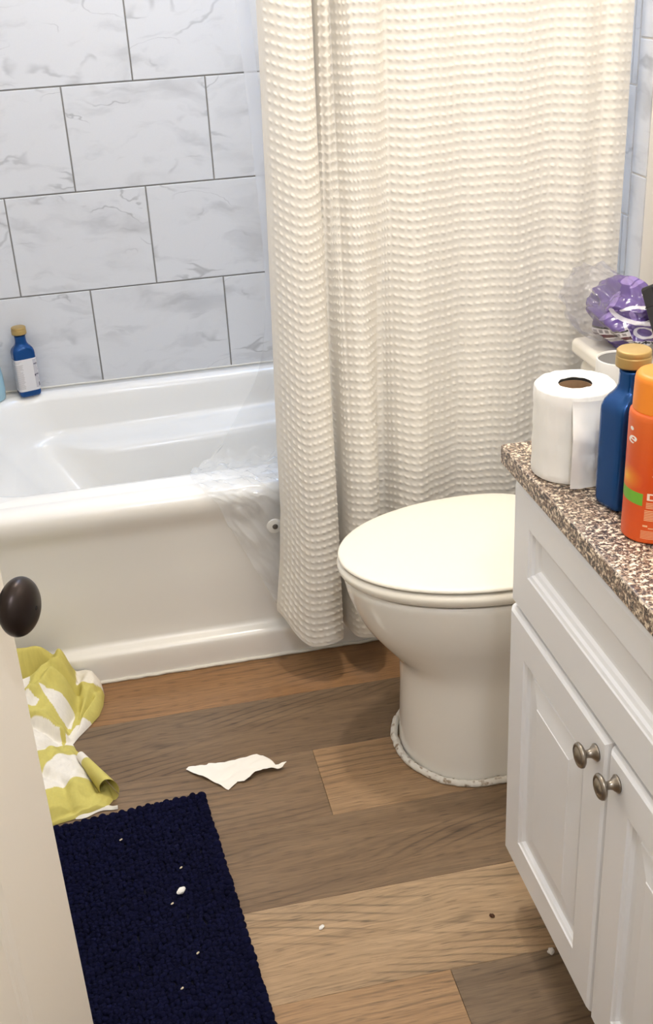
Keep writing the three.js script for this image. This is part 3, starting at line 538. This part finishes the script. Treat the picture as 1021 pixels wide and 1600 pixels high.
// ------------------------------------------------------------------ towel
{
  const right = [[.812, -.150], [.83, -.134], [.86, -.131], [.90, -.135], [.935, -.145], [.97, -.168], [1.0, -.190], [1.022, -.203], [1.045, -.196], [1.08, -.178], [1.12, -.155], [1.16, -.138], [1.20, -.128], [1.225, -.126], [1.245, -.140], [1.26, -.20], [1.272, -.26]];
  const env = [[.812, .105], [.835, .125], [.865, .112], [.90, .088], [.94, .070], [.98, .058], [1.02, .048], [1.06, .040], [1.12, .042], [1.18, .046], [1.22, .042], [1.25, .026], [1.272, .008]];
  const seg = (x, z, pts) => { let b = 9; for (let i = 0; i < pts.length - 1; i++) { const [ax, az] = pts[i], [bx, bz] = pts[i + 1], dx = bx - ax, dz = bz - az, t = clamp(((x - ax) * dx + (z - az) * dz) / (dx * dx + dz * dz)); b = Math.min(b, Math.hypot(x - ax - dx * t, z - az - dz * t)); } return b; };
  // ridges (+) and creases (-) of the crumpled cloth: height, width, path
  const folds = [[0.022, .014, [[-.34, .822], [-.26, .826], [-.20, .845], [-.18, .88]]], [-0.050, .014, [[-.32, .868], [-.27, .858], [-.235, .838]]], [0.018, .018, [[-.232, .868], [-.258, .897], [-.292, .945]]], [-0.022, .009, [[-.185, .880], [-.235, .874], [-.272, .914]]], [0.016, .013, [[-.190, .898], [-.245, .892], [-.28, .93]]],
    [-0.040, .012, [[-.187, .84], [-.188, .90], [-.205, .98]]], [-0.016, .006, [[-.142, .87], [-.175, .935], [-.21, 1.005]]], [0.010, .008, [[-.150, .885], [-.18, .94], [-.205, .99]]], [-0.012, .006, [[-.155, .90], [-.185, .955], [-.208, 1.0]]], [0.014, .012, [[-.30, .972], [-.255, .982], [-.22, 1.005]]], [-0.018, .009, [[-.30, .992], [-.26, 1.0], [-.225, 1.018]]],
    [-0.014, .010, [[-.205, 1.02], [-.23, 1.03], [-.26, 1.05]]], [0.012, .016, [[-.24, 1.07], [-.2, 1.13], [-.19, 1.2]]], [-0.016, .010, [[-.19, 1.06], [-.172, 1.13], [-.15, 1.2]]], [-0.012, .012, [[-.26, 1.15], [-.22, 1.19], [-.21, 1.25]]]];
  const H = (x, z) => {
    const d = interp(right, z) - x, far = z - 0.812;
    const base = interp(env, z) * mix(0.42, 1, smooth(0.03, 0.10, d)) + 0.006 * fbm(x * 18, z * 18, 3) + 0.007 * Math.abs(noise(x * 34 + z * 12, z * 20));
    let f = 0; for (const [a, w, p] of folds) { const q = seg(x, z, p) / w; f += a * Math.exp(-q * q); }
    const lip = Math.sqrt(clamp(d / 0.018)) * smooth(0, 0.006, 1.274 - z + 0.006);
    return Math.max(0.002, (Math.max(base + f, 0.008)) * lip);
  };
  const inside = (x, z, p) => { let c = false; for (let i = 0, j = p.length - 1; i < p.length; j = i++) { const [xi, zi] = p[i], [xj, zj] = p[j]; if ((zi > z) !== (zj > z) && x < (xj - xi) * (z - zi) / (zj - zi) + xi) c = !c; } return c; };
  const whites = [[[-.44, .872], [-.30, .872], [-.28, .885], [-.285, .93], [-.44, .93]], [[-.188, .80], [-.12, .80], [-.12, .855], [-.150, .868], [-.188, .868]], [[-.262, .918], [-.196, .925], [-.205, .975], [-.224, .968], [-.242, .945]], [[-.44, .942], [-.285, .935], [-.262, .945], [-.27, .957], [-.44, .962]], [[-.44, .992], [-.26, .985], [-.226, 1.002], [-.224, 1.035], [-.255, 1.072], [-.44, 1.09]], [[-.44, 1.155], [-.262, 1.148], [-.235, 1.10], [-.192, 1.075], [-.165, 1.165], [-.215, 1.195], [-.262, 1.215], [-.44, 1.23]], [[-.195, .965], [-.13, .958], [-.13, 1.03], [-.22, 1.03], [-.212, 1.0]]];
  const yellow = new THREE.Color(0xccc069), white = new THREE.Color(0xeee8dc);
  const colour = (x, z) => { const w = whites.some((p) => inside(x + noise(x * 60, z * 60) * 0.001, z, p)); const c = w ? white : yellow, k = 1 + noise(x * 240, z * 240) * 0.05; return [c.r * k, c.g * k, c.b * k]; };
  const nz = 260, nx = 190;
  const sheet = gridGeo(nx, nz, (u, v) => { const z = mix(0.8135, 1.273, v), x = mix(L + 0.006, interp(right, z), u), y = H(x, z); return [x, y, z]; }, null, (u, v, p) => colour(p[0], p[2]));
  // the rolled corner that opens towards the room
  const a = new THREE.Vector3(-.186, .020, 1.09), b = new THREE.Vector3(-.131, .0265, 1.222), ax = b.clone().sub(a).normalize(), s1 = new THREE.Vector3(0, 1, 0).cross(ax).normalize(), s2 = ax.clone().cross(s1);
  const roll = gridGeo(48, 40, (u, v) => { const r = mix(0.010, 0.0245, v) * (1 + 0.05 * Math.sin(u * 9)), t = mix(-0.4, Math.PI * 2 - 0.5, u), p = a.clone().lerp(b, v); p.addScaledVector(s1, Math.cos(t) * r * 0.85).addScaledVector(s2, Math.sin(t) * r * 1.05); return [p.x, Math.max(0.0015, p.y), p.z + 0.012 * Math.cos(t) * v]; }, null, (u, v, p) => { const c = v < 0.22 ? white : yellow; return [c.r, c.g, c.b]; });
  // pale hem peeping out by the mat
  const hem = gridGeo(24, 6, (u, v) => { const x = mix(-.20, -.118, u), z = mix(1.222 + 0.02 * u, 1.262 - 0.012 * u, v) + 0.004 * Math.sin(u * 8); return [x, 0.0025 + 0.004 * Math.sin(v * Math.PI) * (1 + 0.4 * Math.sin(u * 14)), z]; }, null, () => [white.r * 0.95, white.g * 0.95, white.b * 0.95]);
  const geo = mergeGeometries([sheet, roll, hem]);
  const terry = dataTexture(128, 128, (u, v) => { const n = 128 + noise(u * 60, v * 60) * 90; return [n, n, n]; }, false);
  const m = thing('towel', geo, std(0xffffff, 0.95, { vertexColors: true, side: THREE.DoubleSide, bumpMap: terry, bumpScale: 0.0006 }), 'crumpled yellow and white striped cloth heaped against the bathtub', 'towel');
}

// ------------------------------------------------------------------ door
{
  const d = new THREE.Vector3(0.41, 0, -0.91).normalize(), edge = new THREE.Vector3(-0.1479, 0, 1.9679), hinge = edge.clone().addScaledVector(d, -0.71);
  const door = new THREE.Group(); door.name = 'door_1'; door.position.set(hinge.x, 0.022, hinge.z); door.rotation.y = Math.atan2(0.91, 0.41); scene.add(door);
  door.userData = { kind: 'structure', label: 'open white panelled door with dark knob' };
  const paint = phys(0xece4d6, 0.42, { bumpMap: paintTex, bumpScale: 0.00012 });
  const face = (y0, y1, x0, x1) => [y0, y1, x0, x1, 0];
  // slab with two sunk panels on the visible face: stiles, rails and mouldings
  part('slab', rbox(0.71, 2.03, 0.030, 0.0015, 2).translate(0.355, 1.015, -0.0205), paint, door);
  const mp = (y, x, q) => [x, y, -q];
  const stile = 0.122;
  part('stile', rbox(stile, 2.03, 0.012, 0.0012, 2).translate(0.71 - stile / 2, 1.015, -0.006), paint, door);
  part('stile', rbox(stile, 2.03, 0.012, 0.0012, 2).translate(stile / 2, 1.015, -0.006), paint, door);
  for (const [y0, y1] of [[0, 0.22], [0.86, 1.06], [1.90, 2.03]]) part('rail', box(stile, 0.71 - stile, y0, y1, -0.012, 0), paint, door);
  for (const [y0, y1] of [[0.22, 0.86], [1.06, 1.90]]) { const r = [y0, y1, stile, 0.71 - stile, 0.0]; part('panel', ringPanel([r, inset(r, 0.006, 0.003), inset(r, 0.012, 0.0035), inset(r, 0.020, 0.0095), inset(r, 0.032, 0.0095), inset(r, 0.062, 0.004)], mp), paint, door); }
  const knob = new THREE.Group(); knob.name = 'door_knob'; knob.position.set(0.65, 0.93 - 0.022, 0); knob.userData = { label: 'dark bronze round door knob' }; door.add(knob);
  const P = [[0, 0], [0.031, 0], [0.0315, 0.003], [0.029, 0.007], [0.016, 0.009], [0.0115, 0.012], [0.0105, 0.028], [0.013, 0.033]];
  part('rosette', lathe(P, 48).rotateX(Math.PI / 2), bronze, knob);
  const kp = []; for (let i = 0; i <= 24; i++) { const a = -Math.PI / 2 + i / 24 * Math.PI; kp.push([Math.cos(a) * 0.0302, 0.050 + Math.sin(a) * 0.0178]); }
  part('grip', lathe(kp, 56).rotateX(Math.PI / 2), bronze, knob);
  part('pin_hole', lathe([[0, 0.0682], [0.0022, 0.0681], [0.0024, 0.067]], 16).rotateX(Math.PI / 2), std(0x050404, 0.9), knob);
}

// ------------------------------------------------------------------ lamps
{
  const dome = (name, label, [x, y, z], color) => {
    const g = group(name, label, 'lamp', x, CEIL, z);
    part('base', lathe([[0, 0], [0.15, 0], [0.15, -0.02], [0.135, -0.025], [0, -0.025]].reverse(), 48), nickel, g);
    part('shade', lathe([[0, -0.105], [0.05, -0.100], [0.09, -0.085], [0.12, -0.055], [0.132, -0.025]], 48), lampGlass(color, 8), g);
  };
  dome('ceiling_lamp', 'round flush ceiling lamp over the bathroom floor', CEILING_LAMP, WARM);
  dome('ceiling_lamp', 'round flush ceiling lamp near the entrance door', HALL_LAMP, HALL);
  const v = group('vanity_lamp', 'three-globe vanity lamp on wall above counter', 'lamp', W, 2.0, 2.04);
  part('bar', rbox(0.03, 0.09, 0.52, 0.006).translate(-0.016, 0.0, 0), nickel, v);
  for (const b of BULBS) part('globe', new THREE.SphereGeometry(0.05, 32, 20).translate(b[0] - W, 0, b[2] - 2.04), lampGlass(WARM, 14), v);
  const t = group('recessed_lamp', 'recessed round lamp in ceiling over bathtub', 'lamp', TUB_LAMP[0], CEIL, TUB_LAMP[2]);
  part('trim_ring', lathe([[0.062, 0], [0.085, 0], [0.085, -0.006], [0.066, -0.008], [0.062, -0.002]].reverse(), 40), whitePaint, t);
  part('lens', lathe([[0, -0.006], [0.062, -0.004], [0.062, 0], [0, 0]], 40), lampGlass(COOL, 2.0), t);
}
scene.traverse((o) => { if (o.isMesh) { o.castShadow = true; o.receiveShadow = true; } });
renderer.render(scene, camera);
